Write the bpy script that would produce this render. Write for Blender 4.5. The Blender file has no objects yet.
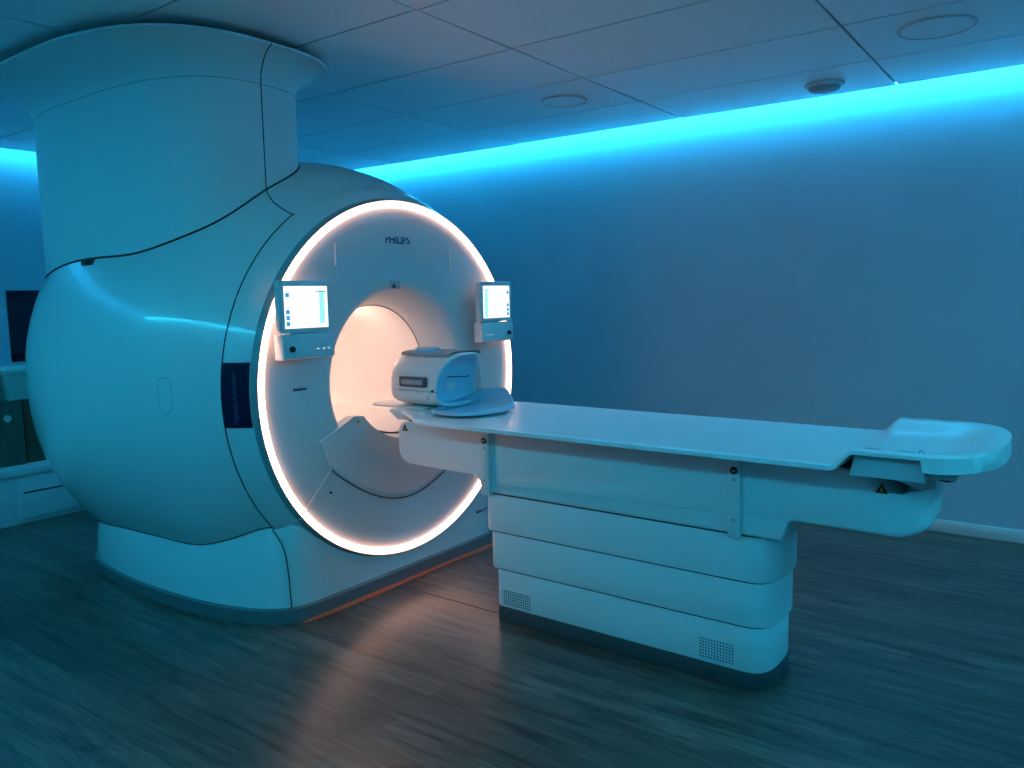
import bpy, bmesh, math
from mathutils import Vector, Matrix
import numpy as np
PI = math.pi
S = bpy.context.scene
COL = S.collection

# ------------------------------------------------------------------ camera
FPX, YAW, PITCH, ROLL, CAMH = 792.99, .6286, .1098, -.0194, 1.32
cy_, sy_ = math.cos(YAW), math.sin(YAW)
fwd = Vector((-sy_*math.cos(PITCH), cy_*math.cos(PITCH), -math.sin(PITCH)))
rgt = Vector((cy_, sy_, 0)); up = rgt.cross(fwd)
r2 = rgt*math.cos(ROLL)+up*math.sin(ROLL); u2 = r2.cross(fwd)
cam = bpy.data.cameras.new('camera'); camo = bpy.data.objects.new('camera', cam); COL.objects.link(camo)
M = Matrix((r2, u2, -fwd)).transposed().to_4x4(); M.translation = Vector((0, 0, CAMH)); camo.matrix_world = M
cam.sensor_width = 36; cam.lens = FPX/1024*36; cam.clip_start = .02
S.camera = camo
# ------------------------------------------------------------------ world / exposure
w = bpy.data.worlds.new('world'); S.world = w; w.use_nodes = True
w.node_tree.nodes['Background'].inputs[0].default_value = (.05, .3, .5, 1)
w.node_tree.nodes['Background'].inputs[1].default_value = .0
S.view_settings.view_transform = 'Standard'; S.view_settings.look = 'None'
S.view_settings.exposure = 0.0; S.view_settings.gamma = 1; S.view_settings.use_curve_mapping = False
# light levels of the room's lamps (emission strength)
COVE_WALL, COVE_BACK, COVE_RIGHT, COVE_LEFT = 60, 54, 66, 34
C_BLUE = (.025, .51, 1.0); C_TEAL = (.022, .67, 1.0)
RING_E, BORE_W = 8.5, 6.8
C_WARM = (1.0, .62, .49)

# ------------------------------------------------------------------ materials
MATS = {}
def mat(name, col, rough=.5, metal=0, coat=0, emit=None, es=0, spec=.5, trans=0):
    m = bpy.data.materials.new(name); m.use_nodes = True
    b = m.node_tree.nodes['Principled BSDF']
    b.inputs['Base Color'].default_value = (*col, 1); b.inputs['Roughness'].default_value = rough
    b.inputs['Metallic'].default_value = metal; b.inputs['Coat Weight'].default_value = coat
    b.inputs['Coat Roughness'].default_value = .06; b.inputs['Specular IOR Level'].default_value = spec
    b.inputs['Transmission Weight'].default_value = trans
    if emit: b.inputs['Emission Color'].default_value = (*emit, 1); b.inputs['Emission Strength'].default_value = es
    MATS[name] = m; return m
def noise_bump(m, scale, strength, dist=.002):
    nt = m.node_tree; b = nt.nodes['Principled BSDF']
    tc = nt.nodes.new('ShaderNodeTexCoord'); n = nt.nodes.new('ShaderNodeTexNoise'); bp = nt.nodes.new('ShaderNodeBump')
    n.inputs['Scale'].default_value = scale; n.inputs['Detail'].default_value = 6
    bp.inputs['Strength'].default_value = strength; bp.inputs['Distance'].default_value = dist
    nt.links.new(tc.outputs['Object'], n.inputs['Vector']); nt.links.new(n.outputs[0], bp.inputs['Height']); nt.links.new(bp.outputs[0], b.inputs['Normal'])
def vary(m, scale, c1, c2, stretch=(1, 1, 1)):
    nt = m.node_tree; b = nt.nodes['Principled BSDF']
    tc = nt.nodes.new('ShaderNodeTexCoord'); mp = nt.nodes.new('ShaderNodeMapping'); mp.inputs['Scale'].default_value = stretch
    n = nt.nodes.new('ShaderNodeTexNoise'); n.inputs['Scale'].default_value = scale; n.inputs['Detail'].default_value = 4
    r = nt.nodes.new('ShaderNodeValToRGB'); r.color_ramp.elements[0].color = (*c1, 1); r.color_ramp.elements[1].color = (*c2, 1)
    r.color_ramp.elements[0].position = .35; r.color_ramp.elements[1].position = .65
    nt.links.new(tc.outputs['Object'], mp.inputs[0]); nt.links.new(mp.outputs[0], n.inputs['Vector'])
    nt.links.new(n.outputs[0], r.inputs[0]); nt.links.new(r.outputs[0], b.inputs['Base Color'])
shell = mat('white_gloss_shell', (.76, .76, .76), .26, coat=.7); noise_bump(shell, 3, .02)
col_m = mat('white_satin_column', (.76, .76, .76), .5); noise_bump(col_m, 3, .02)
face_m = mat('white_satin_face', (.62, .62, .63), .42); noise_bump(face_m, 3, .02)
tab_m = mat('white_table_plastic', (.78, .78, .78), .4, coat=.1); noise_bump(tab_m, 4, .02)
top_m = mat('white_table_top', (.88, .88, .88), .36, coat=.2); noise_bump(top_m, 4, .02)
bez_m = mat('grey_bezel', (.3, .3, .31), .4); noise_bump(bez_m, 5, .02)
plinth_m = mat('dark_grey_plinth', (.06, .065, .07), .5); noise_bump(plinth_m, 60, .1)
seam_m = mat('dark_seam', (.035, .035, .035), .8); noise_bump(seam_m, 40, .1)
black_m = mat('black_plastic', (.01, .01, .012), .4); noise_bump(black_m, 40, .1)
navy_m = mat('navy_banner', (.008, .008, .05), .6, spec=.2); vary(navy_m, 30, (.004, .004, .03), (.006, .006, .038))
ring_m = mat('warm_light_diffuser', (.9, .9, .9), .5, emit=(1, .52, .36), es=RING_E); vary(ring_m, 9, (.88, .88, .88), (.92, .92, .92))
liner_m = mat('handle_slate', (.09, .10, .12), .5); noise_bump(MATS['handle_slate'], 30, .05)
liner_m = mat('bore_liner', (.8, .78, .76), .3); noise_bump(liner_m, 4, .02)
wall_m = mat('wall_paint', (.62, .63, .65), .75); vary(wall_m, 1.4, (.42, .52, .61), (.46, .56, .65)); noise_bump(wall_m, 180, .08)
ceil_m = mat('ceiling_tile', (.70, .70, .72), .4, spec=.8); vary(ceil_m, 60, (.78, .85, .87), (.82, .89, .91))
base_m = mat('white_baseboard', (.8, .8, .8), .4); noise_bump(base_m, 20, .03)
void_m = mat('ceiling_grid_dark', (.05, .05, .055), .8); noise_bump(void_m, 20, .05)
disp_m = bpy.data.materials.new('x')
grey_m = mat('grey_plastic', (.34, .36, .38), .45); noise_bump(grey_m, 30, .05)
lgrey_m = mat('light_grey_plastic', (.62, .63, .65), .4); noise_bump(lgrey_m, 30, .03)
logo_m = mat('logo_blue', (.02, .05, .16), .4); vary(logo_m, 30, (.018, .045, .15), (.022, .055, .17))
faint_m = mat('banner_lettering', (.05, .09, .22), .4); vary(faint_m, 30, (.045, .085, .2), (.055, .095, .24))
coilin_m = mat('coil_inner_blue_lit', (.42, .60, .74), .4); noise_bump(coilin_m, 30, .03)  # blue of the cove light put into the coil's inner colour
coil_m = mat('coil_white', (.76, .76, .76), .35); noise_bump(coil_m, 30, .03)
yel_m = mat('warning_yellow', (.75, .45, .02), .5); vary(yel_m, 30, (.7, .42, .02), (.8, .48, .03))
card_m = mat('dark_green_box', (.09, .12, .09), .8); vary(card_m, 6, (.08, .10, .08), (.11, .14, .10), (1, 8, 1))
brown_m = mat('brown_box', (.13, .08, .05), .8); vary(brown_m, 8, (.11, .07, .045), (.15, .09, .06))
bin_m = mat('pale_bin', (.45, .6, .55), .45); noise_bump(bin_m, 20, .03)
tape_m = mat('sealing_tape_ring_lit', (.95, .17, .07), .45); noise_bump(tape_m, 60, .1)  # ring's warm light painted into the tape as orange
metal_m = mat('brushed_metal', (.6, .6, .6), .35, metal=.8); noise_bump(metal_m, 60, .05)
glass_m = mat('dark_window_glass', (.006, .006, .02), .08); noise_bump(glass_m, 2, .01)
cove_m = {}
for n, c, e in (('wall', C_BLUE, COVE_WALL), ('back', C_TEAL, COVE_BACK), ('right', C_TEAL, COVE_RIGHT), ('left', C_BLUE, COVE_LEFT)):
    cove_m[n] = mat('led_strip_'+n, (.8, .8, .8), .5, emit=c, es=e); vary(cove_m[n], 20, (.78, .78, .78), (.82, .82, .82))
def emis(name, c, s):
    m = mat(name, (0.05, .05, .05), .3, emit=c, es=s); vary(m, 20, (.045, .045, .045), (.055, .055, .055)); return m
scr_w = emis('screen_white', (.93, .98, 1), 1.25); scr_b = emis('screen_blue', (.03, .33, .75), 1.0)
scr_c = emis('screen_cyan', (.35, .95, .95), 1.0); scr_g = emis('screen_grey', (.55, .68, .8), 1.0); dot_m = emis('indicator_white', (.8, .9, 1), .9)

# vinyl wood floor
floor_m = mat('vinyl_wood', (.1, .09, .08), .38, spec=.5)
nt = floor_m.node_tree; N = nt.nodes.new; K = nt.links.new; b = nt.nodes['Principled BSDF']
tc = N('ShaderNodeTexCoord'); mp = N('ShaderNodeMapping'); mp.inputs['Scale'].default_value = (1, 1, 1)
K(tc.outputs['Object'], mp.inputs[0])
br = N('ShaderNodeTexBrick'); br.offset = .37; br.inputs['Scale'].default_value = 1; br.inputs['Brick Width'].default_value = 1.25
br.inputs['Row Height'].default_value = .115; br.inputs['Mortar Size'].default_value = .0012; br.inputs['Mortar'].default_value = (.25, .25, .25, 1)
br.inputs['Color1'].default_value = (.62, .62, .62, 1); br.inputs['Color2'].default_value = (1.15, 1.15, 1.15, 1); br.inputs['Bias'].default_value = 0
K(mp.outputs[0], br.inputs['Vector'])
m2 = N('ShaderNodeMapping'); m2.inputs['Scale'].default_value = (1.5, 15, 1); K(tc.outputs['Object'], m2.inputs[0])
n1 = N('ShaderNodeTexNoise'); n1.inputs['Scale'].default_value = 1.6; n1.inputs['Detail'].default_value = 9; n1.inputs['Roughness'].default_value = .72; n1.inputs['Distortion'].default_value = .8
K(m2.outputs[0], n1.inputs['Vector'])
rp = N('ShaderNodeValToRGB'); e = rp.color_ramp.elements
e[0].position = .32; e[0].color = (.022, .015, .012, 1); e[1].position = .68; e[1].color = (.25, .175, .142, 1)
K(n1.outputs[0], rp.inputs[0])
mx = N('ShaderNodeMix'); mx.data_type = 'RGBA'; mx.blend_type = 'MULTIPLY'; mx.inputs['Factor'].default_value = .85
K(rp.outputs[0], mx.inputs[6]); K(br.outputs[0], mx.inputs[7]); K(mx.outputs[2], b.inputs['Base Color'])
rr = N('ShaderNodeMapRange'); rr.inputs[3].default_value = .24; rr.inputs[4].default_value = .40; K(n1.outputs[0], rr.inputs[0]); K(rr.outputs[0], b.inputs['Roughness'])
bp = N('ShaderNodeBump'); bp.inputs['Strength'].default_value = .25; bp.inputs['Distance'].default_value = .002
K(n1.outputs[0], bp.inputs['Height']); K(bp.outputs[0], b.inputs['Normal'])

# ------------------------------------------------------------------ mesh helpers
def add_box(bm, x0, x1, y0, y1, z0, z1, bev=0, seg=2):
    g = bmesh.ops.create_cube(bm, size=1); vs = g['verts']
    for v in vs: v.co = Vector(((x0+x1)/2+v.co.x*(x1-x0), (y0+y1)/2+v.co.y*(y1-y0), (z0+z1)/2+v.co.z*(z1-z0)))
    if bev:
        es = {e for v in vs for e in v.link_edges}
        bmesh.ops.bevel(bm, geom=list(es), offset=bev, segments=seg, profile=.5, affect='EDGES')
def box(*a, **k): bm = bmesh.new(); add_box(bm, *a, **k); return bm
def add_prism(bm, pts, a0, a1, axis='z', bev=0, seg=2):
    """extrude a 2D outline between a0 and a1 along an axis. axis z: (x,y); y: (x,z); x: (y,z)"""
    def P(p, a): return {'z': (p[0], p[1], a), 'y': (p[0], a, p[1]), 'x': (a, p[0], p[1])}[axis]
    lo = [bm.verts.new(P(p, a0)) for p in pts]; hi = [bm.verts.new(P(p, a1)) for p in pts]
    n = len(pts); fs = [bm.faces.new(lo[::-1]), bm.faces.new(hi)]
    for i in range(n): fs.append(bm.faces.new((lo[i], lo[(i+1) % n], hi[(i+1) % n], hi[i])))
    bmesh.ops.recalc_face_normals(bm, faces=fs)
    if bev:
        es = list(fs[0].edges)+list(fs[1].edges)
        bmesh.ops.bevel(bm, geom=es, offset=bev, segments=seg, profile=.5, affect='EDGES')
def prism(*a, **k): bm = bmesh.new(); add_prism(bm, *a, **k); return bm
def add_loft(bm, rings, cap0=False, cap1=False, closed=True):
    vs = [[bm.verts.new(p) for p in r] for r in rings]; n = len(rings[0])
    for a, c in zip(vs, vs[1:]):
        for i in range(n if closed else n-1):
            j = (i+1) % n
            try: bm.faces.new((a[i], a[j], c[j], c[i]))
            except ValueError: pass
    if cap0: bm.faces.new(vs[0][::-1])
    if cap1: bm.faces.new(vs[-1])
def loft(rings, **k):
    bm = bmesh.new(); add_loft(bm, rings, **k); bmesh.ops.recalc_face_normals(bm, faces=bm.faces[:]); return bm
def add_tube(bm, pts, r, n=8, closed=False):
    pts = [Vector(p) for p in pts]; rings = []
    m = len(pts)
    for i, p in enumerate(pts):
        a = pts[(i-1) % m] if (closed or i > 0) else p; c = pts[(i+1) % m] if (closed or i < m-1) else p
        t = (c-a).normalized(); ref = Vector((0, 0, 1)) if abs(t.z) < .9 else Vector((1, 0, 0))
        s = t.cross(ref).normalized(); q = t.cross(s)
        rings.append([p+(s*math.cos(2*PI*k/n)+q*math.sin(2*PI*k/n))*r for k in range(n)])
    if closed:
        vs = [[bm.verts.new(p) for p in rg] for rg in rings]
        for i in range(m):
            a, c = vs[i], vs[(i+1) % m]
            # align start index for closure
            off = 0
            if i == m-1: off = min(range(n), key=lambda o: (a[0].co-c[o].co).length)
            for k in range(n): bm.faces.new((a[k], a[(k+1) % n], c[(k+1+off) % n], c[(k+off) % n]))
    else: add_loft(bm, rings, True, True)
def tube(*a, **k):
    bm = bmesh.new(); add_tube(bm, *a, **k); bmesh.ops.recalc_face_normals(bm, faces=bm.faces[:]); return bm
def disc_prism(axis, c, r, a0, a1, n=32, bev=0):
    pts = [(c[0]+r*math.cos(2*PI*i/n), c[1]+r*math.sin(2*PI*i/n)) for i in range(n)]
    return prism(pts, a0, a1, axis=axis, bev=bev)
def rrect(x0, x1, y0, y1, r, n=6):
    out = []
    for cx, cy, a in ((x1-r, y1-r, 0), (x0+r, y1-r, 90), (x0+r, y0+r, 180), (x1-r, y0+r, 270)):
        for i in range(n+1):
            t = math.radians(a+90*i/n); out.append((cx+r*math.cos(t), cy+r*math.sin(t)))
    return out
def link(name, bm, m, parent=None, origin=(0, 0, 0), smooth=True, ang=35):
    bmesh.ops.remove_doubles(bm, verts=bm.verts[:], dist=1e-6)
    me = bpy.data.meshes.new(name); bm.to_mesh(me); bm.free()
    if isinstance(m, (list, tuple)):
        for q in m: me.materials.append(q)
    else: me.materials.append(m)
    o = bpy.data.objects.new(name, me); COL.objects.link(o)
    if smooth:
        for p in me.polygons: p.use_smooth = True
        me.set_sharp_from_angle(angle=math.radians(ang))
    if parent is not None:
        o.parent = parent
        while parent is not None and 'org' not in parent: parent = parent.parent
        org = Vector(ORG[parent.name]) if parent else Vector(origin)
        me.transform(Matrix.Translation(-org))
    elif origin != (0, 0, 0): pass
    return o
ORG = {}
TH = -.016
ROT = Matrix.Rotation(TH, 4, 'Z')
def thing(name, label, cat, loc=(0, 0, 0), group=None, rot=True):
    """Empty at the thing's base; parts are given in machine (rot=True) or room coordinates."""
    o = bpy.data.objects.new(name, None); COL.objects.link(o); o.empty_display_size = .1
    v = Vector(loc)
    if rot: o.location = ROT @ v; o.rotation_euler = (0, 0, TH)
    else: o.location = v
    o['label'] = label; o['category'] = cat
    if group: o['group'] = group
    ORG[o.name] = loc; o['org'] = 1
    return o
def solo(name, bm, m, label, cat, loc, group=None, rot=True, **k):
    t = Vector(loc); bm_t = bm
    bmesh.ops.translate(bm_t, verts=bm_t.verts[:], vec=-t)
    o = link(name, bm_t, m, **k)
    o.location = (ROT @ t) if rot else t
    if rot: o.rotation_euler = (0, 0, TH)
    o['label'] = label; o['category'] = cat
    if group: o['group'] = group
    return o
def struct(name, bm, m, **k):
    o = link(name, bm, m, **k); o['kind'] = 'structure'; return o
def text_part(name, body, size, m, parent, mat4, ext=.0008, xs=1, bold=0):
    cu = bpy.data.curves.new(name+'_curve', 'FONT'); cu.body = body; cu.size = size; cu.extrude = ext; cu.offset = bold
    cu.align_x = 'CENTER'; cu.align_y = 'CENTER'; cu.resolution_u = 3
    tmp = bpy.data.objects.new('tmp', cu); COL.objects.link(tmp)
    dg = bpy.context.evaluated_depsgraph_get(); me = bpy.data.meshes.new_from_object(tmp.evaluated_get(dg))
    bpy.data.objects.remove(tmp); bpy.data.curves.remove(cu)
    me.materials.clear(); me.materials.append(m)
    me.transform(Matrix.Diagonal((xs, 1, 1, 1))); me.transform(mat4)
    root = parent
    while 'org' not in root: root = root.parent
    me.transform(Matrix.Translation(-Vector(ORG[root.name])))
    o = bpy.data.objects.new(name, me); COL.objects.link(o); o.parent = parent; return o
def frame(o, xa, ya):
    xa = Vector(xa).normalized(); ya = Vector(ya).normalized(); za = xa.cross(ya)
    m = Matrix((xa, ya, za)).transposed().to_4x4(); m.translation = Vector(o); return m

# ------------------------------------------------------------------ room
XL, XR, YB, YW, ZC = -6.1, 1.9, -.65, 4.77, 2.375
ZT = 2.62
struct('floor', box(XL, XR, YB, YW, -.08, 0), floor_m)
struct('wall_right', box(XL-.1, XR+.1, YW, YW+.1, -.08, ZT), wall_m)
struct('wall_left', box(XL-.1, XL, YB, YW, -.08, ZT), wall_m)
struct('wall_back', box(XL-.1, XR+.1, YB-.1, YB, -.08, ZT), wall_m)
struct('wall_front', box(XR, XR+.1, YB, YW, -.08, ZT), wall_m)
struct('trim_1', box(XL-.1, XR+.1, YB-.1, YW+.1, ZT, ZT+.08), wall_m)          # slab over the cove
bm = bmesh.new(); G = .125
cx0, cx1, cy0, cy1 = XL+.14, XR-.14, YB+.14, YW-G
add_box(bm, cx0+.004, cx1-.004, cy0+.004, cy1-.004, ZC+.014, ZC+.03)
gx = [cx0]+[-3.263+1.2*i for i in range(-2, 5) if cx0+.05 < -3.263+1.2*i < cx1-.05]+[cx1]
gy = [cy0]+[1.684+.6*j for j in range(-6, 6) if cy0+.05 < 1.684+.6*j < cy1-.05]+[cy1]
for a, c in zip(gx, gx[1:]):
    for d, f in zip(gy, gy[1:]):
        n0 = len(bm.faces); nv = len(bm.verts)
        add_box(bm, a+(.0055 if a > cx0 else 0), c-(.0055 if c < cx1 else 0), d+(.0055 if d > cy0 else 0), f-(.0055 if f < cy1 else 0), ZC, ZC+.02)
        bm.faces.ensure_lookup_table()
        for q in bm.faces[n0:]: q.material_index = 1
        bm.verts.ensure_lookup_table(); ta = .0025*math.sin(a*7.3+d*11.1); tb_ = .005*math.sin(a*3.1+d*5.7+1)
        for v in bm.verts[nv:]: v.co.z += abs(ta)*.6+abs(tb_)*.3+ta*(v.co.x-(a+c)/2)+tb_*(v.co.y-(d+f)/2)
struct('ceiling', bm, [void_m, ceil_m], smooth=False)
# skirting
bm = box(XL, XR,  YW-.014, YW, 0, .068, bev=.004); struct('baseboard_right', bm, base_m)
bm = box(XR-.014, XR, YB, YW, 0, .068, bev=.004); struct('baseboard_front', bm, base_m)
# cove light strips (aluminium profile + diffuser)
def cove(name, a, c, label):
    (x0, x1, y0, y1) = a; dz = -.017 if name in ('back', 'right') else -.001 if name == 'wall' else .004
    t = thing('cove_light', label, 'light strip', ((x0+x1)/2, (y0+y1)/2, 2.395), rot=False)
    link('profile', box(x0, x1, y0, y1, 2.414+dz, 2.430+dz, bev=.003), metal_m, t)
    q = .004
    link('diffuser', box(x0+q, x1-q, y0+q, y1-q, 2.395+dz, 2.4145+dz, bev=.002), cove_m[name], t)
cove('wall', (XL+.15, XR-.15, YW-.085, YW-.060), None, 'blue cove light strip above ceiling edge along the long blank wall')
cove('left', (XL+.085, XL+.113, YB+.15, YW-.15), None, 'blue cove light strip over the wall with the dark window and bench')
cove('back', (XL+.15, XR-.15, YB+.085, YB+.113), None, 'teal cove light strip along the wall behind the viewer')
cove('right', (XR-.113, XR-.085, YB+.15, YW-.15), None, 'teal cove light strip at the foot end of the room')
# dark window in the left wall
wf = struct('window_1', box(XL-.012, XL+.004, 2.43, 3.30, .93, 1.43, bev=.003), glass_m)
# floor plate seam
solo('floor_joint_cover', box(-2.56, -1.93, 2.512, 2.518, 0, .0015), black_m, 'thin dark joint line in the floor between scanner and table', 'floor joint', (-2.25, 2.515, 0))

# ceiling fittings
def disc_fit(x, y, r, label, grp):
    t = thing('ceiling_speaker', label, 'ceiling speaker', (x, y, ZC-.004), grp, rot=False)
    n = 48
    rings = [[(x+q*math.cos(2*PI*i/n), y+q*math.sin(2*PI*i/n), z) for i in range(n)] for q, z in ((r, ZC), (r, ZC-.004), (r*.965, ZC-.007), (r*.94, ZC-.002), (r*.94, ZC))]
    link('rim', loft(rings), lgrey_m, t)
    link('grille', disc_prism('z', (x, y), r*.935, ZC-.0035, ZC-.0005, 48), ceil_m, t)
disc_fit(-2.374, 3.80, .125, 'flat round ceiling disc above the far side of the scanner and table head', 'round ceiling discs')
disc_fit(-.557, 3.75, .145, 'flat round ceiling disc at the right, nearest the photo corner', 'round ceiling discs')
t = thing('smoke_detector', 'small dark domed detector on the ceiling tile beside the blue light', 'detector', (-1.16, 4.38, ZC-.03), rot=False)
x, y = -1.16, 4.385; n = 40
link('base', loft([[(x+q*math.cos(2*PI*i/n), y+q*math.sin(2*PI*i/n), z) for i in range(n)] for q, z in ((.098, ZC), (.098, ZC-.008), (.085, ZC-.014), (.0, ZC-.014))]), lgrey_m, t)
link('dome', loft([[(x+q*math.cos(2*PI*i/n), y+q*math.sin(2*PI*i/n), z) for i in range(n)] for q, z in ((.078, ZC-.012), (.076, ZC-.026), (.06, ZC-.034), (.03, ZC-.038), (.0005, ZC-.039))]), grey_m, t)

# ------------------------------------------------------------------ scanner body
CY, CZ = 2.616, .952
PX = np.array([-2.60, -2.66, -2.70, -2.8, -2.9, -3.05, -3.3, -3.6, -3.9, -4.15, -4.35, -4.5])
PR = np.array([.815, .858, .875, .925, .96, .99, 1.01, 1.02, 1.01, .97, .90, .78])
# smooth the profile (Catmull-Rom)
def prof(x):
    xs, ys = -PX, PR; x = -x
    i = int(np.clip(np.searchsorted(xs, x)-1, 0, len(xs)-2))
    def tan(k):
        if k == 0: return (ys[1]-ys[0])/(xs[1]-xs[0])
        if k == len(xs)-1: return (ys[-1]-ys[-2])/(xs[-1]-xs[-2])
        return (ys[k+1]-ys[k-1])/(xs[k+1]-xs[k-1])
    h = xs[i+1]-xs[i]; u = (x-xs[i])/h
    return (2*u**3-3*u**2+1)*ys[i]+(u**3-2*u**2+u)*h*tan(i)+(-2*u**3+3*u**2)*ys[i+1]+(u**3-u**2)*h*tan(i+1)
def bpt(x, t, off=0):
    r = prof(x)+off; bl = min(max((-2.66-x)/.5, 0), 1); bl = bl*bl*(3-2*bl)
    s, c = math.sin(t), math.cos(t); low = s < 0
    n = 2+bl*(.3 if low else .05)
    k = (abs(c)**n+abs(s)**n)**(-1/n)
    return (x, CY+r*k*c, CZ+r*k*s*(1 if low else 1+.035*bl))
sc = thing('mri_scanner', 'large white barrel shaped scanner with glowing warm light ring around its bore', 'mri scanner', (-3.4, 2.616, 0))
NT = 160
xs = np.r_[np.linspace(-2.601, -2.9, 16), np.linspace(-2.95, -4.5, 36)]
rings = []
for x in xs:
    rings.append([(p[0], p[1], max(p[2], .015)) for p in (bpt(x, 2*PI*i/NT) for i in range(NT))])
rings.append([(-4.52, CY+.6*math.cos(2*PI*i/NT), max(.015, CZ+.6*math.sin(2*PI*i/NT))) for i in range(NT)])
rings.append([(-4.45, CY+.30*math.cos(2*PI*i/NT), CZ+.30*math.sin(2*PI*i/NT)) for i in range(NT)])
link('body_cover', loft(rings, cap1=True), shell, sc, ang=40)  # unseen rear cap, added over the open bore to keep lamp light in
def circ(x, r, n=NT, cy=CY, cz=CZ): return [(x, cy+r*math.cos(2*PI*i/n), cz+r*math.sin(2*PI*i/n)) for i in range(n)]
link('bezel', loft([circ(-2.61, .8165), circ(-2.5995, .8165), circ(-2.578, .8085), circ(-2.570, .804), circ(-2.575, .802), circ(-2.61, .803)]), bez_m, sc)
link('light_ring', loft([circ(-2.60, .800), circ(-2.571, .800), circ(-2.565, .796), circ(-2.563, .788), circ(-2.565, .779), circ(-2.571, .775), circ(-2.60, .775)]), ring_m, sc)
link('front_face', loft([circ(-2.60, .7745), circ(-2.580, .7745), circ(-2.582, .72), circ(-2.588, .64), circ(-2.592, .54), circ(-2.595, .45), circ(-2.602, .428), circ(-2.628, .406), circ(-2.69, .378), circ(-2.74, .358), circ(-2.787, .342), circ(-2.79, .342)]), face_m, sc)
link('bore_liner', loft([circ(-2.793, .339), circ(-3.2, .338), circ(-3.8, .338), circ(-4.3, .34), circ(-4.40, .34)]), liner_m, sc)
link('bore_seam', tube(circ(-2.791, .3405), .0018, n=6, closed=True), seam_m, sc)
# base skirt
half = [(-2.60, 2.12), (-2.602, 2.04), (-2.612, 1.985), (-2.64, 1.94), (-2.70, 1.89), (-2.80, 1.843), (-2.98, 1.795), (-3.25, 1.767), (-3.6, 1.765), (-3.92, 1.805), (-4.10, 1.87), (-4.2, 1.98), (-4.25, 2.15)]
def smooth_open(p, it=2):
    for _ in range(it):
        q = [p[0]]
        for a, c in zip(p, p[1:]): q += [(a[0]*.75+c[0]*.25, a[1]*.75+c[1]*.25), (a[0]*.25+c[0]*.75, a[1]*.25+c[1]*.75)]
        q.append(p[-1]); p = q
    return p
half = smooth_open(half)
out = half+[(x, 2*CY-y) for x, y in half[::-1]]
def grow(pts, d):
    cx, cyy = -3.4, CY
    r = []
    n = len(pts)
    for i, (x, y) in enumerate(pts):
        a, c = pts[i-1], pts[(i+1) % n]; tx, ty = c[0]-a[0], c[1]-a[1]; L_ = math.hypot(tx, ty) or 1
        nx, ny = ty/L_, -tx/L_
        if nx*(x-cx)+ny*(y-cyy) < 0: nx, ny = -nx, -ny
        r.append((x+nx*d, y+ny*d))
    return r
def barrel_z(x, y):
    """height where the barrel's lower side crosses the vertical through (x, y)"""
    if x > -2.60: x = -2.601
    if x < -4.45: return .42
    r = prof(x); bl = min(max((-2.66-x)/.5, 0), 1); bl = bl*bl*(3-2*bl); n = 2+.3*bl
    d = abs(y-CY)/r
    if d >= 1: return .42
    return CZ-r*(1-d**n)**(1/n)
base_rings = [[(x, y, .06) for x, y in grow(out, -.03)], [(x, y, .062) for x, y in out]]
tops = []
def inset_pt(p, n_, d):
    k = min(max((-2.603-p[0])/.06, 0), 1)*(1-.6*min(max((-3.0-p[0])/.6, 0), 1))
    return (p[0]+(n_[0]-p[0])*d*k, p[1]+(n_[1]-p[1])*d*k)
gi = grow(out, -.04)
out_t = [inset_pt(p, q, 1) for p, q in zip(out, gi)]; out_m = [inset_pt(p, q, .35) for p, q in zip(out, gi)]
for x, y in out_t:
    tops.append(min(max(barrel_z(x, y)+.012, .16), .43))
base_rings.append([(x, y, .06+(t-.06)*.6) for (x, y), t in zip(out_m, tops)])
g1, g2 = grow(out_t, -.012), grow(out_t, -.10)
base_rings.append([(x, y, t-.02) for (x, y), t in zip(out_t, tops)])
base_rings.append([(x, y, t+.012) for (x, y), t in zip(g1, tops)])
base_rings.append([(x, y, t+.09) for (x, y), t in zip(g2, tops)])
# front strip keeps a flat face up to the ring
link('base_cover', loft(base_rings, cap0=True), shell, sc, ang=50)
pts = [(CY+.66*k/12, 0) for k in range(-12, 13)]
poly = [(CY-.50, .066), (CY+.50, .066)]+[(CY+.816*math.cos(a), CZ+.816*math.sin(a)) for a in np.linspace(-math.acos(.53/.816), -PI+math.acos(.53/.816), 30)]
link('lower_front_panel', prism(poly, -2.64, -2.5995, axis='x'), shell, sc)
pl = [[(x, y, 0) for x, y in grow(out, .004)], [(x, y, .058) for x, y in grow(out, .012)], [(x, y, .066) for x, y in grow(out, .002)], [(x, y, .066) for x, y in grow(out, -.04)]]
splinth = mat('grey_blue_plinth', (.17, .18, .19), .45); noise_bump(splinth, 50, .06)
link('plinth', loft(pl, cap0=True), splinth, sc, ang=40)
# seams on the cover
link('panel_seam', tube([bpt(-2.70, 2*PI*i/200, .0005) for i in range(69, 124)], .0028, n=6), seam_m, sc)
link('panel_seam', tube([(-2.70, 1.938, .385), (-2.675, 1.938, .365), (-2.652, 1.944, .335), (-2.636, 1.950, .28), (-2.627, 1.952, .2), (-2.621, 1.953, .065)], .0028, n=6), seam_m, sc)
sm = []
for (x, y) in out_t[:len(half)]:
    z = barrel_z(x, y)
    if -4.22 < x < -2.70: sm.append((x, y-.003, z+.004))
link('panel_seam', tube(sm, .0028, n=6), seam_m, sc)
# grip outline on the side
gp = []
for i in range(40):
    a = 2*PI*i/40; dx = .034*math.cos(a); dz = .034*math.sin(a)+(.038 if math.sin(a) > 0 else -.038)
    x = -2.94+dx; z = .96+dz
    t = PI+math.atan2(-(z-CZ), prof(x)); q = bpt(x, t); gp.append((x, q[1]+.0008, z))
link('grip_outline', tube(gp, .0016, n=6, closed=True), bez_m, sc)
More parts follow.
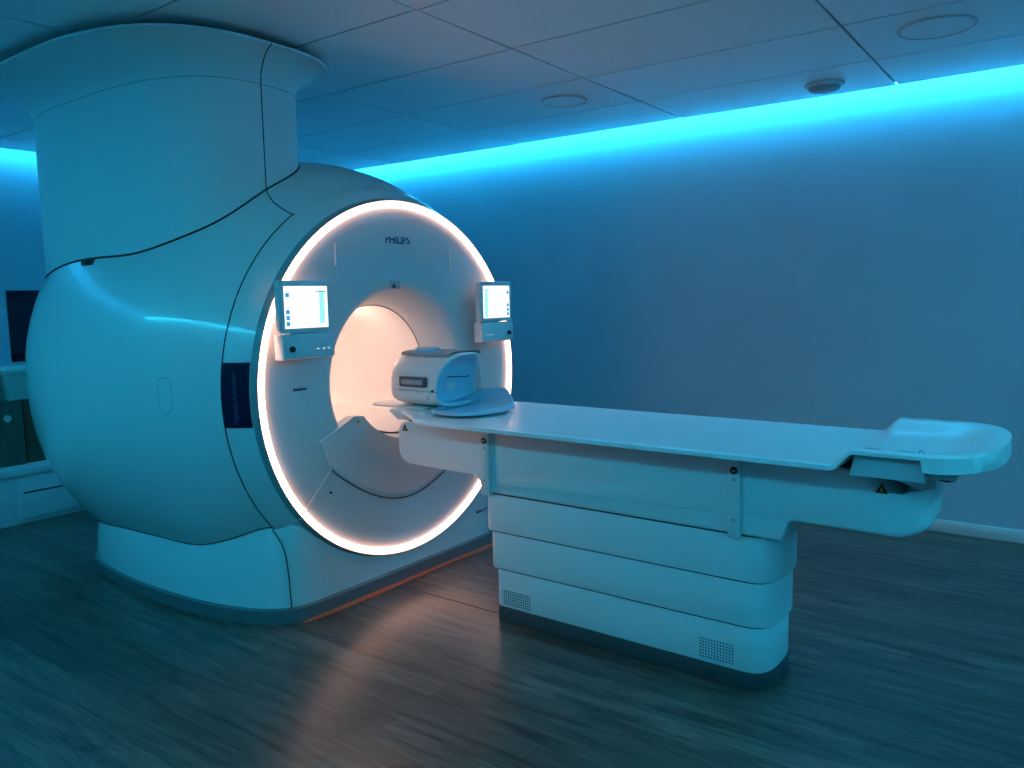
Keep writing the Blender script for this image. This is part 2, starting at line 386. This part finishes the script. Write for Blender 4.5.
# navy banner wrapped on the front shoulder
bm = bmesh.new(); gr = []
for i in range(9):
    x = -2.697+(.093)*i/8
    row = []
    for j in range(17):
        z = .838+(.252)*j/16
        r = prof(x)+.002; row.append((x+(.0015 if i == 8 else 0), CY-math.sqrt(r*r-(z-CZ)**2), z))
    gr.append(row)
add_loft(bm, gr, closed=False); bmesh.ops.recalc_face_normals(bm, faces=bm.faces[:])
ban = link('banner', bm, navy_m, sc)
yb = CY-math.sqrt((prof(-2.648)+.005)**2)
nx_ = Vector((.06, -.055, 0)).normalized()
text_part('banner_lettering', 'Ingenia Ambition', .030, faint_m, ban, frame((-2.645, yb-.001, .955), (0, 0.0, 1), (-.83, -.5, 0)), ext=.0006)
# logo, sensor, slots, labels on the face  (text plane normal = +x)
fx = -2.5895
text_part('brand_lettering', 'PHILIPS', .046, logo_m, sc, frame((fx+.001, 2.604, 1.583), (0, 1, 0), (0, 0, 1)), ext=.001, xs=1.08, bold=.0012)
text_part('model_lettering', 'Ambition', .018, logo_m, sc, frame((-2.585, 2.02, .966), (0, 1, 0), (0, 0, 1)), ext=.001, bold=.0003)
text_part('model_lettering', 'Ingenia 1.5T', .020, logo_m, sc, frame((-2.599, 3.17, .20), (0, 1, 0), (0, 0, 1)), ext=.001, bold=.0003)
se = link('sensor_recess', prism(rrect(2.545, 2.610, 1.366, 1.402, .003), -2.600, -2.5885, axis='x', bev=.002), grey_m, sc)
link('sensor_lens', prism([(2.555, 1.370), (2.585, 1.370), (2.570, 1.392)], -2.590, -2.587, axis='x'), black_m, se)
for y_ in (2.236, 2.952):
    o = link('handle_slot', prism(rrect(y_-.006, y_+.006, 1.462, 1.556, .005), -2.60, -2.581, axis='x', bev=.002), lgrey_m, sc)
# docking apron under the bore
ap = []
R1 = .34
ap += [(2.302, .817), (2.36, .812)]
for a in np.linspace(0, 1, 14):
    y = 2.375+(CY-2.375)*a; ap.append((y, .795-.115*math.sin(a*PI/2)**.8))
left = ap[:]; 
lower = [(2.125, .742), (2.135, .70), (2.165, .612)]
arc = []
for a in np.linspace(0, 1, 14)[1:]:
    y = 2.165+(CY-2.165)*a; arc.append((y, .612-.212*math.sin(a*PI/2)**.9))
L1 = left+[(2*CY-y, z) for y, z in left[-2::-1]]
L2 = [(y, z) for y, z in lower+arc]; L2 = L2+[(2*CY-y, z) for y, z in L2[-2::-1]]
poly = L1+L2[::-1]
link('docking_apron', prism(poly, -2.64, -2.5885, axis='x', bev=.003), face_m, sc)
link('apron_seam', tube([(-2.5885, y, z-.002) for y, z in L2[2:-2]], .0030, n=6), seam_m, sc)
link('apron_seam', tube([(-2.585, 2.165, .612), (-2.581, 2.09, .545), (-2.577, 2.02, .475), (-2.563, 2.005, .458), (-2.566, 1.992, .447), (-2.599, 1.968, .43), (-2.62, 1.94, .40)], .0024, n=6), lgrey_m, sc)
link('apron_ridge', tube([(-2.588, 2.108, .734), (-2.583, 2.20, .772), (-2.584, 2.302, .818)], .0035, n=8), lgrey_m, sc)
link('screw_cap', disc_prism('x', (2.152, .514), .005, -2.60, -2.579, 12), black_m, sc)
lb = link('warning_sticker', prism([(2.312, .786), (2.334, .786), (2.323, .804)], -2.60, -2.587, axis='x'), yel_m, sc)
# bridge plate inside the bore
br_ = []
for x in (-2.66, -4.45):
    pass
yy = [CY-.235+.47*k/20 for k in range(21)]
def bz(y): return .755-.055*(1-((y-CY)/.235)**2)
topr = [(y, bz(y)) for y in yy]; botr = [(y, CZ-math.sqrt(max(.335**2-(y-CY)**2, 0))+.002) for y in yy]
link('bore_bridge', prism(topr+botr[::-1], -4.40, -2.66, axis='x'), coil_m, sc)
link('bridge_rail', tube([(-2.600, y, bz(y)+.004) for y in yy], .0045, n=6), black_m, sc)
link('bridge_lip', loft([[(x, y, bz(y)+dz) for y, _ in topr]+[(x, y, bz(y)+dz-.03) for y, _ in topr[::-1]] for x, dz in ((-2.66, -.004), (-2.60, -.02), (-2.592, -.034))], cap0=True, cap1=True), coil_m, sc)
# screens
def monitor(y0, y1, mirror):
    xb = -2.53; cyy = (y0+y1)/2
    mo = link('touch_monitor', prism(rrect(y0, y1, 1.195, 1.398, .012), xb, xb+.030, axis='x', bev=.004), lgrey_m, sc)
    i0, i1 = y0+.022, y1-.020
    link('display', box(xb+.0285, xb+.0315, i0, i1, 1.214, 1.376), scr_w, mo, smooth=False)
    X = xb+.0315
    def px(a, b_, c, d, m, nm):
        if mirror: a, b_ = 1-b_, 1-a
        W = i1-i0; link(nm, box(X, X+.0006, i0+W*a, i0+W*b_, 1.214+.162*c, 1.214+.162*d), m, mo, smooth=False)
    for c in (.06, .20, .34, .74): px(.03, .11, c, c+.10, scr_b, 'screen_icon')
    px(.80, .92, .10, .86, scr_c, 'screen_figure') if not mirror else px(.84, .95, .04, .85, scr_c, 'screen_figure')
    px(.72, .98, .86, .885, scr_b, 'screen_line')
    if mirror:
        for c in (.07, .22, .3, .43, .72, .9): px(.18, .74, c, c+.018, scr_g, 'screen_line')
    link('control_box', prism([(xb-.018, 1.192), (xb+.028, 1.192), (xb+.034, 1.180), (xb+.034, 1.10), (xb+.028, 1.094), (xb-.018, 1.094)], y0+.004, y1+.004, axis='y', bev=.003), lgrey_m, mo)
    link('mount_arm', box(-2.60, xb+.002, cyy-.06, cyy+.06, 1.12, 1.34, bev=.01), coil_m, mo)
    ky = (y0+.045) if not mirror else (y1-.035)
    link('knob', disc_prism('x', (ky, 1.135), .0115, xb+.03, xb+.045, 20, bev=.002), black_m, mo)
    for d in (0, .03, .055):
        yy_ = (y1-.08+d) if not mirror else (y0+.035+d)
        link('indicator_light', box(xb+.033, xb+.0345, yy_-.005, yy_+.005, 1.128, 1.133), dot_m, mo, smooth=False)
monitor(1.877, 2.128, False)
monitor(3.078, 3.335, True)
# sealing tape on the floor along the plinth
bm = bmesh.new()
for k in range(3):
    a, c = ((1.98, 2.55), (2.555, 2.95), (2.955, 3.24))[k]; yy2 = np.linspace(a, c, 8)
    f = [(-2.566+.004*math.sin(6*y+k)-(.012 if y < 2.0 else 0), y) for y in yy2]; g = [(-2.597, y) for y in yy2]
    add_prism(bm, f+g[::-1], 0, .0035)
link('sealing_strip', bm, tape_m, sc)
# lamp inside the bore
for px_ in (-3.0, -3.5, -4.0):
    l = bpy.data.lights.new('bore_lamp', 'POINT'); l.energy = BORE_W/3; l.color = C_WARM; l.shadow_soft_size = .05
    o = bpy.data.objects.new('bore_lamp', l); COL.objects.link(o); o.parent = sc; o.location = Vector((px_, CY, 1.20))-Vector(ORG[sc.name])

# ------------------------------------------------------------------ duct cover
dc = thing('duct_cover', 'wide white column cover rising from the scanner to the ceiling with flared top', 'duct cover', (-3.6, 2.14, 1.5))
def sell(cx, cyy, a, b_, n, z, N_=120):
    o = []
    for i in range(N_):
        t = 2*PI*i/N_; c, s = math.cos(t), math.sin(t)
        o.append((cx+a*math.copysign(abs(c)**(2/n), c), cyy+b_*math.copysign(abs(s)**(2/n), s), z))
    return o
CX0, CY0, CA, CB, CN = -3.685, 2.13, .80, .378, 2.9
def on_barrel_top(x, y):
    x = min(max(x, -4.49), -2.61)
    r = prof(x); bl = min(max((-2.66-x)/.5, 0), 1); bl = bl*bl*(3-2*bl); n = 2+.05*bl
    d = min(abs(y-CY)/r, .985)
    return CZ+r*(1+.035*bl)*(1-d**n)**(1/n)
bot = sell(CX0, CY0, CA, CB, CN, 0)
bot = [(x, y, on_barrel_top(x, y)+.004) for x, y, z in bot]
low = [(x, y, z-.05) for x, y, z in sell(CX0, CY0, CA-.03, CB-.03, CN, 0) for z in [on_barrel_top(x, y)]]
rg = [bot, sell(CX0, CY0, CA, CB, CN, 2.1), sell(CX0, CY0, CA, CB, CN, 2.222)]
link('column_shell', loft(rg), col_m, dc, ang=40)
fl = []
for u in np.linspace(0, 1, 14):
    a = u*PI/2
    gw = .20*(1-math.cos(a)); zz = 2.222+.113*math.sin(a)
    k = gw/.20
    fl.append(sell(CX0+(.135)*k*.62, CY0-.065*k, CA+.085*k, CB+.19*k, CN-.1*k, zz))
e_ = fl[-1]
fl.append([(x, y, 2.344) for x, y, z in e_]); 
fl.append([(CX0+(x-CX0)*.96, CY0+(y-CY0)*.95, 2.354) for x, y, z in e_])
fl.append([(CX0+(x-CX0)*.90, CY0+(y-CY0)*.88, 2.354) for x, y, z in e_])
link('flared_collar', loft(fl), col_m, dc, ang=50)
link('collar_gap', loft([[(CX0+(x-CX0)*.91, CY0+(y-CY0)*.89, z2) for x, y, z in e_] for z2 in (2.35, ZC-.002)]), seam_m, dc)
link('base_gap', tube([(x, y, z-.004) for x, y, z in sell(CX0, CY0, CA+.001, CB+.001, CN, 0) for z in [on_barrel_top(x, y)+.004]], .0055, n=6, closed=True), seam_m, dc)
link('collar_seam', tube(sell(CX0, CY0, CA+.0005, CB+.0005, CN, 2.222), .0014, n=6, closed=True), bez_m, dc)
# vertical seam on its front right and its run onto the body
i_ = 0
def colpt(t, z):
    c, s = math.cos(t), math.sin(t); return (CX0+CA*math.copysign(abs(c)**(2/CN), c), CY0+CB*math.copysign(abs(s)**(2/CN), s), z)
tt = 0.0
p0 = colpt(tt, 0); z0 = on_barrel_top(p0[0], p0[1])
sv = [colpt(tt, z) for z in np.linspace(z0, 2.222, 12)]
idx = int(round((tt % (2*PI))/(2*PI)*120))
sv += [fl[k][idx] for k in range(2, 15)]
link('column_seam', tube(sv, .0026, n=6), seam_m, dc)
link('latch', box(-3.72, -3.62, CY0-CB-.022, CY0-CB+.02, 1.495, 1.527, bev=.004), black_m, dc)
ps = [(p0[0]+.00, p0[1]-.0), (-2.83, 2.0), (-2.78, 2.04), (-2.70, 2.11)]
link('panel_seam', tube([(x, y, on_barrel_top(x, y)+.001) for x, y in ((p0[0], p0[1]), (-2.855, 2.115), (-2.80, 2.10), (-2.75, 2.105), (-2.705, 2.115))], .0026, n=6), seam_m, sc)

# ------------------------------------------------------------------ patient table
TY = 2.616
tb = thing('patient_table', 'long white patient table on a stepped pedestal in front of the scanner', 'patient table', (-1.4, TY, 0))
def bowed(x0, x1, hw, r, bow, n=10):
    """plan outline: straight long sides, rounded near corners, gently bowed right end"""
    o = []
    # right end, from near side to far side
    for i in range(n+1):
        t = -PI/2+PI*i/n
        c, s = math.cos(t), math.sin(t); e = 2/3.2
        o.append((x1-r+r*math.copysign(abs(c)**e, c), TY+hw*math.copysign(abs(s)**e, s)))
    for cx, cyy, a in ((x0+.03, TY+hw-.03, 90), (x0+.03, TY-hw+.03, 180)):
        for i in range(5):
            t = math.radians(a+90*i/4); o.append((cx+.03*math.cos(t), cyy+.03*math.sin(t)))
    return o
link('plinth', prism(bowed(-1.958, -.832, .152, .115, 0, 20), 0, .06, bev=.004), plinth_m, tb)
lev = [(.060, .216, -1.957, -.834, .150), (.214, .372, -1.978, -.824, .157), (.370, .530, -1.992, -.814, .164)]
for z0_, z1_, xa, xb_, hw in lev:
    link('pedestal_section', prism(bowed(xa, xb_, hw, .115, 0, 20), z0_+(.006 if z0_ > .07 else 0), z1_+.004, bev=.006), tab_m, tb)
    link('section_gap_shade', prism(bowed(xa-.002, xb_+.002, hw+.002, .115, 0, 20), z1_+.001, z1_+.0055), seam_m, tb)  # dark band stands in for the shadow under each step's overhang
# vertical seam at the right end
for z0_, z1_, xa, xb_, hw in lev[:2]:
    link('end_seam', box(xb_-.028, xb_-.0245, TY-hw+.043, TY-hw+.048, z0_+.01, z1_-.008), seam_m, tb)
# upper housing with both arms, profile in x-z
up_ = []
def fil(cx, cz_, r, a0, a1, n=8): return [(cx+r*math.cos(math.radians(a0+(a1-a0)*i/n)), cz_+r*math.sin(math.radians(a0+(a1-a0)*i/n))) for i in range(n+1)]
yH = TY-.176
zB = .537
up_ += fil(-1.94, .610-.03+.0, .03, 90, 90, 1)[:1]
up_ = []
up_ += fil(-2.445+.05, .790-.05, .05, 180, 90)          # top left
up_ += [(-.56, .790)]+fil(-.53, .72, .07, 90, 30, 6)+[(-.43, .725), (-.40, .735), (-.372, .735), (-.352, .745)]
up_ += fil(-.352-.045, .612+.045-.006, .045, 0, -90)     # bottom right
up_ += [(-.70, .608)]+fil(-.74, .568, .04, 90, 180, 6)[0:0]+fil(-.735, .573, .035, 90, 170, 6)
up_ += [(-.785, zB), (-1.985, zB)]
up_ += [(-1.990, .560)]+fil(-2.055, .545, .055, 0, 90, 8)+[(-2.11, .600)]
up_ += fil(-2.445+.06, .606+.06, .06, -90, -180)

def housing(v, ins=0):
    o = []
    hx, hz = -1.4, .67
    for x, z in up_:
        if x > -.8: x = -.8+(x+.8)*((-.378-.055*abs(v)**5+.8)/(-.352+.8))
        if x < -2.1: x = -2.1+(x+2.1)*((-2.472+.008*abs(v)**5+2.1)/(-2.445+2.1))
        if ins:
            x += ins*(1 if x < -2.05 else -1 if x > -.75 else 0); z += ins*(1 if z < .64 else -1 if z > .74 else 0)
        o.append((x, TY+.176*v, z))
    return o
link('side_housing', loft([housing(-1, .010), housing(-.985, .004), housing(-.96)]+[housing(v) for v in (-.85, -.7, -.45, 0, .45, .7, .85)]+[housing(.96), housing(.985, .004), housing(1, .010)], cap0=True, cap1=True), tab_m, tb, ang=40)
link('section_gap_shade', prism(bowed(-1.975, -.83, .150, .11, 0, 20), .528, .545), seam_m, tb)
# bars on the near side
for x in (-1.984, -.955):
    x1_ = x+.040
    rb = link('mounting_rail', prism([(yH-.022, .785), (yH+.004, .785), (yH+.004, .528), (yH-.016, .528), (yH-.022, .536)], x, x1_, axis='x', bev=.003), tab_m, tb)
    xc = x+.02
    k_ = link('lock_button', disc_prism('y', (xc, .752), .0125, yH-.026, yH-.02, 24, bev=.002), black_m, rb)
    link('button_mark', prism([(xc-.006, .750), (xc+.006, .750), (xc+.006, .754), (xc-.006, .754)], yH-.0268, yH-.0258, axis='y'), metal_m, rb)
    link('screw', disc_prism('y', (xc, .722), .005, yH-.0235, yH-.0215, 16), grey_m, rb)
    link('screw', disc_prism('y', (xc, .590), .005, yH-.0235, yH-.0215, 16), grey_m, rb)
# warning stickers
def sticker(x, z, yp):
    a = link('warning_sticker', prism([(x-.017, z-.013), (x+.017, z-.013), (x, z+.017)], yp-.0012, yp+.001, axis='y'), black_m, tb)
    link('sticker_symbol', prism([(x-.006, z-.009), (x+.006, z-.009), (x, z+.006)], yp-.0018, yp-.0011, axis='y'), yel_m, a)
sticker(-2.42, .762, yH); sticker(-.50, .745, yH)
# vent grilles (each one part)
def vent(x0, z0, nx, nz, st):
    bm = bmesh.new()
    for i in range(nx):
        for j in range(nz): add_box(bm, x0+i*st, x0+i*st+.0045, TY-.1515, TY-.1495, z0+j*st, z0+j*st+.0045)
    link('vent_grille', bm, seam_m, tb, smooth=False)
vent(-1.915, .075, 13, 6, .0105); vent(-1.068, .078, 12, 7, .0105)
bm = bmesh.new()
for i in range(9):
    for j in range(3): add_box(bm, -1.06+i*.0105, -1.0555+i*.0105, TY-.1535, TY-.1515, .018+j*.011, .0225+j*.011)
link('vent_grille', bm, seam_m, tb, smooth=False)

# top: swept cross-sections along x; the surface rises into a D-shaped foot tray at the right end
HW, XE = .338, -.205
def sstep(t): t = min(max(t, 0), 1); return t*t*(3-2*t)
def hw_at(x):
    tab = [(-2.445, .16), (-2.43, .185), (-2.40, .205), (-2.36, .225), (-2.30, .26), (-2.24, .31), (-2.20, .33), (-2.15, HW)]
    if x < -2.15: return float(np.interp(x, [a for a, _ in tab], [c for _, c in tab]))
    if x > -.37: return HW*max(1-((x+.37)/(XE+.37))**2.5, 1e-4)**(1/2.5)
    return HW
def top_section(x, n=36):
    hw = hw_at(x); rise = sstep((x+.605)/.062); zt = .836+.049*rise+(.010*sstep((-2.2-x)/.25))
    o = []
    for k in range(n+1):
        u = -1+2*k/n; u = math.copysign(abs(u)**.8, u); y = hw*u
        d1, d2 = hw-abs(y)+1e-4, (XE-x)*1.1+1e-4; d = (d1**-3+d2**-3)**(-1/3)
        flat = .010*(1-u**4); tray = .036*sstep((d-.045)/.13)
        z = zt-(flat*(1-rise)+tray*rise)
        if k in (0, n): z = zt-.005
        o.append((x, TY+y, z))
    th = (.024 if x < -.62 else .024-.004*sstep((x+.62)/.1)) if x < -.375 else .020+.032*sstep((x+.375)/.006)
    zb = zt-th if x < -.375 else .885-th
    lo = []
    for k in range(n+1):
        px_, py_, pz_ = o[n-k]
        lo.append((x, TY+(py_-TY)*(1-.006/max(hw, .02)), min(zb, pz_-.010)))
    lo[0] = (x, TY+hw-.0008, zb+.005); lo[-1] = (x, TY-hw+.0008, zb+.005)
    return o+lo
xs_ = [-2.445, -2.43, -2.40, -2.36, -2.30, -2.24, -2.20, -2.15, -1.8, -1.2, -.9, -.66, -.63]+list(np.linspace(-.615, -.52, 12))+[-.49, -.46, -.43, -.40, -.376, -.369]+list(np.linspace(-.355, -.24, 12))+[-.23, -.222, -.215, -.210, -.207, -.2055]
link('tabletop', loft([top_section(x) for x in xs_], cap0=True, cap1=True), top_m, tb, ang=50)
#link('tray_joint', loft([[(x, y, z) for x in (-.612, -.604)] for y, z in ((TY-HW-.001, .813), (TY-HW-.001, .838))], closed=False), seam_m, tb)
for x, y in ((-.50, TY-HW+.03), (-.415, TY-HW+.03), (-.50, TY+HW-.03), (-.405, TY+HW-.03)):
    link('strap_slot', prism(rrect(x-.022, x+.022, y-.006, y+.006, .005), .8846, .8853), grey_m, tb)
link('strap_hook', tube([(-.385, TY-HW+.028, .884), (-.380, TY-HW+.030, .893), (-.372, TY-HW+.034, .886)], .002, n=6), grey_m, tb)
# parts under the foot end
foot_bm = bmesh.new()
for a_, c_ in ((-.30, -.288), (.288, .30)): add_prism(foot_bm, [(-.562, .802), (-.548, .864), (-.37, .864), (-.37, .802)], TY+a_, TY+c_, axis='y', bev=.003)
add_box(foot_bm, -.556, -.372, TY-.29, TY+.29, .802, .822)
link('foot_carriage', foot_bm, lgrey_m, tb)
link('carriage_arm', prism([(-.47, .775), (-.47, .805), (-.36, .82), (-.36, .76), (-.40, .75)], TY-.17, TY+.17, axis='y', bev=.004), lgrey_m, tb)
link('carriage_bracket', prism(rrect(-.44, -.395, .72, .825, .006), TY-.12, TY+.12, axis='y', bev=.006), lgrey_m, tb)
link('foot_block', prism(rrect(-.372, -.300, .812, .836, .004), TY-.28, TY+.28, axis='y', bev=.003), lgrey_m, tb)
link('release_lever', prism([(-.345, .804), (-.325, .800), (-.305, .804), (-.308, .813), (-.34, .813)], TY-.25, TY-.20, axis='y', bev=.002), black_m, tb)
link('carriage_gap', box(-2.42, -.40, TY-.15, TY+.15, .789, .814), seam_m, tb)
# head end carriage
link('head_carriage', prism([(-2.455, .80), (-2.50, .83), (-2.50, .842), (-2.30, .842), (-2.25, .80)], TY-.19, TY+.19, axis='y', bev=.006), tab_m, tb)
link('head_plate', prism(rrect(-2.69, -2.35, TY-.15, TY+.15, .07, 8), (.841), .8495, bev=.003), tab_m, tb)

# ------------------------------------------------------------------ head coil
hc = thing('head_coil', 'white head coil with side handle and open inside tinted with blue cove light on the table end', 'head coil', (-2.3, TY, .84))
CHW, CZC, CX1 = .157, .925, -2.255
def sup(k, t0, t1, hh, hl, ins, n=40, pw=3.0):
    o = []
    for i in range(n+1):
        t = t0+(t1-t0)*i/n; c, s = math.cos(t), math.sin(t); e = 2/pw
        o.append((t, TY+(CHW-ins)*k*math.copysign(abs(c)**e, c), CZC+((hh if s > 0 else hl)-ins)*math.copysign(abs(s)**e, s)*k))
    return o
def rim_x(t): return CX1+(.062*max(0, math.sin(t))**1.3 if math.sin(t) > 0 else .012*-math.sin(t))-.04*max(0, math.cos(t))
def coil_piece(name, t0, t1, hh, hl, parent):
    rows = []
    for x, k in ((-2.535, .84), (-2.53, .90), (-2.515, .95), (-2.48, .985), (-2.42, 1), (-2.30, 1), (-2.26, 1)):
        rows.append([(x, y, z) for t, y, z in sup(k, t0, t1, hh, hl, 0)])
    for ins, dx in ((0, -.006), (.003, 0), (.010, 0), (.014, -.006)): rows.append([(rim_x(t)+dx, y, z) for t, y, z in sup(1, t0, t1, hh, hl, ins)])
    i0 = len(rows)-1
    for dx, k in ((-.022, .985), (-.036, .95), (-.044, .86), (-.047, .6), (-.048, .2)): rows.append([(CX1+dx+(rim_x(t)-CX1)*.4*k*k, y, z) for t, y, z in sup(k, t0, t1, hh, hl, .016)])  # shallow back added so the inside reads bright
    bm = bmesh.new(); vs = [[bm.verts.new(p) for p in r] for r in rows]
    for k, (a, c) in enumerate(zip(vs, vs[1:])):
        for i in range(len(a)-1):
            f = bm.faces.new((a[i], a[i+1], c[i+1], c[i])); f.material_index = 1 if k >= i0-1 else 0
    bm.faces.new(vs[0]); bm.faces.new(vs[-1])
    for e in (0, -1):                                     # close the cut edge between outer and inner skin
        bm.faces.new([r[e] for r in vs])
    bmesh.ops.recalc_face_normals(bm, faces=bm.faces[:])
    return link(name, bm, [coil_m, coilin_m], parent, ang=50)
upc = coil_piece('upper_shell', .0, PI, .160, .09, hc)
loc_ = coil_piece('lower_shell', PI, 2*PI, .160, .074, hc)
# joint line and interior slit
link('shell_joint', tube([(-2.24, TY-CHW-.0005, CZC), (-2.44, TY-CHW-.0005, CZC), (-2.51, TY-CHW*.955, CZC)], .0016, n=6), grey_m, hc)
link('inner_slit', tube([(-2.270, TY-.06, CZC+.055), (-2.266, TY, CZC+.052), (-2.272, TY+.06, CZC+.045), (-2.276, TY+.085, CZC+.048)], .0026, n=6), seam_m, hc)
yS = TY-CHW
hd = link('handle', prism(rrect(-2.455, -2.300, .942, .986, .008), yS-.012, yS+.004, axis='y', bev=.003), MATS['handle_slate'], hc)
link('handle_grip', prism(rrect(-2.440, -2.315, .952, .974, .005), yS-.0145, yS-.010, axis='y', bev=.002), grey_m, hd)
link('latch_cover', prism([(-2.47, .921), (-2.285, .921), (-2.30, .888), (-2.455, .888)], yS-.005, yS+.01, axis='y', bev=.003), coil_m, hc)
link('latch_pin', disc_prism('y', (-2.268, .928), .006, yS-.006, yS, 14), black_m, hc)
zt_ = CZC+.160
link('top_pad', loft([[(x, TY+y, zt_+dz) for x in (-2.50, -2.44, -2.34, -2.215)] for y, dz in ((-.105, -.012), (-.10, .001), (-.06, .006), (.06, .006), (.10, .001), (.105, -.012))], closed=False), grey_m, hc)
link('mirror_mount', prism(rrect(-2.45, -2.35, TY-.08, TY+.0, .02), zt_+.002, zt_+.020, bev=.006), coilin_m, hc)
# shoulder bowl towards the table
D2 = []
for k in range(49):
    t = -PI/2+PI*k/48; c, s = math.cos(t), math.sin(t)
    D2.append((-2.18+.16*abs(c)**(2/2.4), TY+.195*math.copysign(abs(s)**(2/2.2), s)))
D2 = [(-2.26, TY-.18)]+D2+[(-2.26, TY+.18)]
def ins2(k, z, far=0):
    return [(-2.26+(x+2.26)*(1-k), TY+(y-TY)*(1-k), z+far*min(max((y-TY-.08)/.12, 0), 1)*min(max((-2.07-x)/.06, 0), 1)) for x, y in D2]
bm = bmesh.new(); add_loft(bm, [ins2(0, .8375), ins2(.0, .848, .06), ins2(.03, .853, .065), ins2(.09, .850, .045), ins2(.22, .843, .01), ins2(.5, .841)]); bm.verts.ensure_lookup_table()
bm.faces.new([bm.verts[len(bm.verts)-len(D2)+i] for i in range(len(D2))]); bmesh.ops.recalc_face_normals(bm, faces=bm.faces[:])
link('shoulder_rest', bm, coilin_m, hc, ang=50)

# ------------------------------------------------------------------ bench and things on it (left edge)
bn = thing('storage_bench', 'low pale blue storage bench against the wall left of the scanner', 'bench', (-5.6, 2.0, 0), rot=False)
link('carcass', box(-6.09, -5.20, -.5, 3.6, 0, .30, bev=.002), base_m, bn)
link('worktop', box(-6.09, -5.175, -.5, 3.62, .30, .345, bev=.004), base_m, bn)
for k, (a, c) in enumerate(((.72, 1.26), (1.28, 1.82), (2.04, 2.58), (2.60, 3.14))):
    p = link('drawer_front', box(-5.201, -5.187, a, c, .03, .288, bev=.003), base_m, bn)
    link('grip_shadow_gap', box(-5.1875, -5.1855, a+.03, c-.03, .185, .195), seam_m, p)
x_ = -5.30
solo('cardboard_box', box(x_-.45, x_, 1.55, 2.148, .345, .745, bev=.004), card_m, 'dark green storage box standing on the bench beside the scanner', 'box', (x_-.2, 1.8, .345), rot=False)
for o in [bpy.data.objects['cardboard_box']]:
    link('round_sticker', disc_prism('x', (2.06-1.8, .64-.345), .022, .2, .2015, 20), lgrey_m, o)
solo('brown_box', box(x_-.42, x_-.02, 2.162, 2.58, .345, .74, bev=.004), brown_m, 'brown box half hidden between green box and scanner', 'box', (x_-.2, 2.2, .345), rot=False)
def bin_(y0, y1, z0, z1, label):
    t = thing('storage_bin', label, 'bin', (x_-.2, (y0+y1)/2, z0), 'pale bins on the green box', rot=False)
    bm = bmesh.new(); r0 = rrect(x_-.36, x_-.03, y0+.02, y1-.02, .02, 4); r1 = rrect(x_-.38, x_-.01, y0, y1, .02, 4)
    add_loft(bm, [[(a, c, z0) for a, c in r0], [(a, c, z1-.03) for a, c in r1]], cap0=True, cap1=True); bmesh.ops.recalc_face_normals(bm, faces=bm.faces[:])
    link('tub', bm, bin_m, t); link('lid', prism(rrect(x_-.395, x_, y0-.012, y1+.012, .02, 4), z1-.032, z1, bev=.006), bin_m, t)
bin_(2.06, 2.40, .745, .935, 'pale green lidded bin on the box, touching the scanner side in view')
bin_(1.62, 2.02, .745, .96, 'pale green lidded bin at the left photo edge')
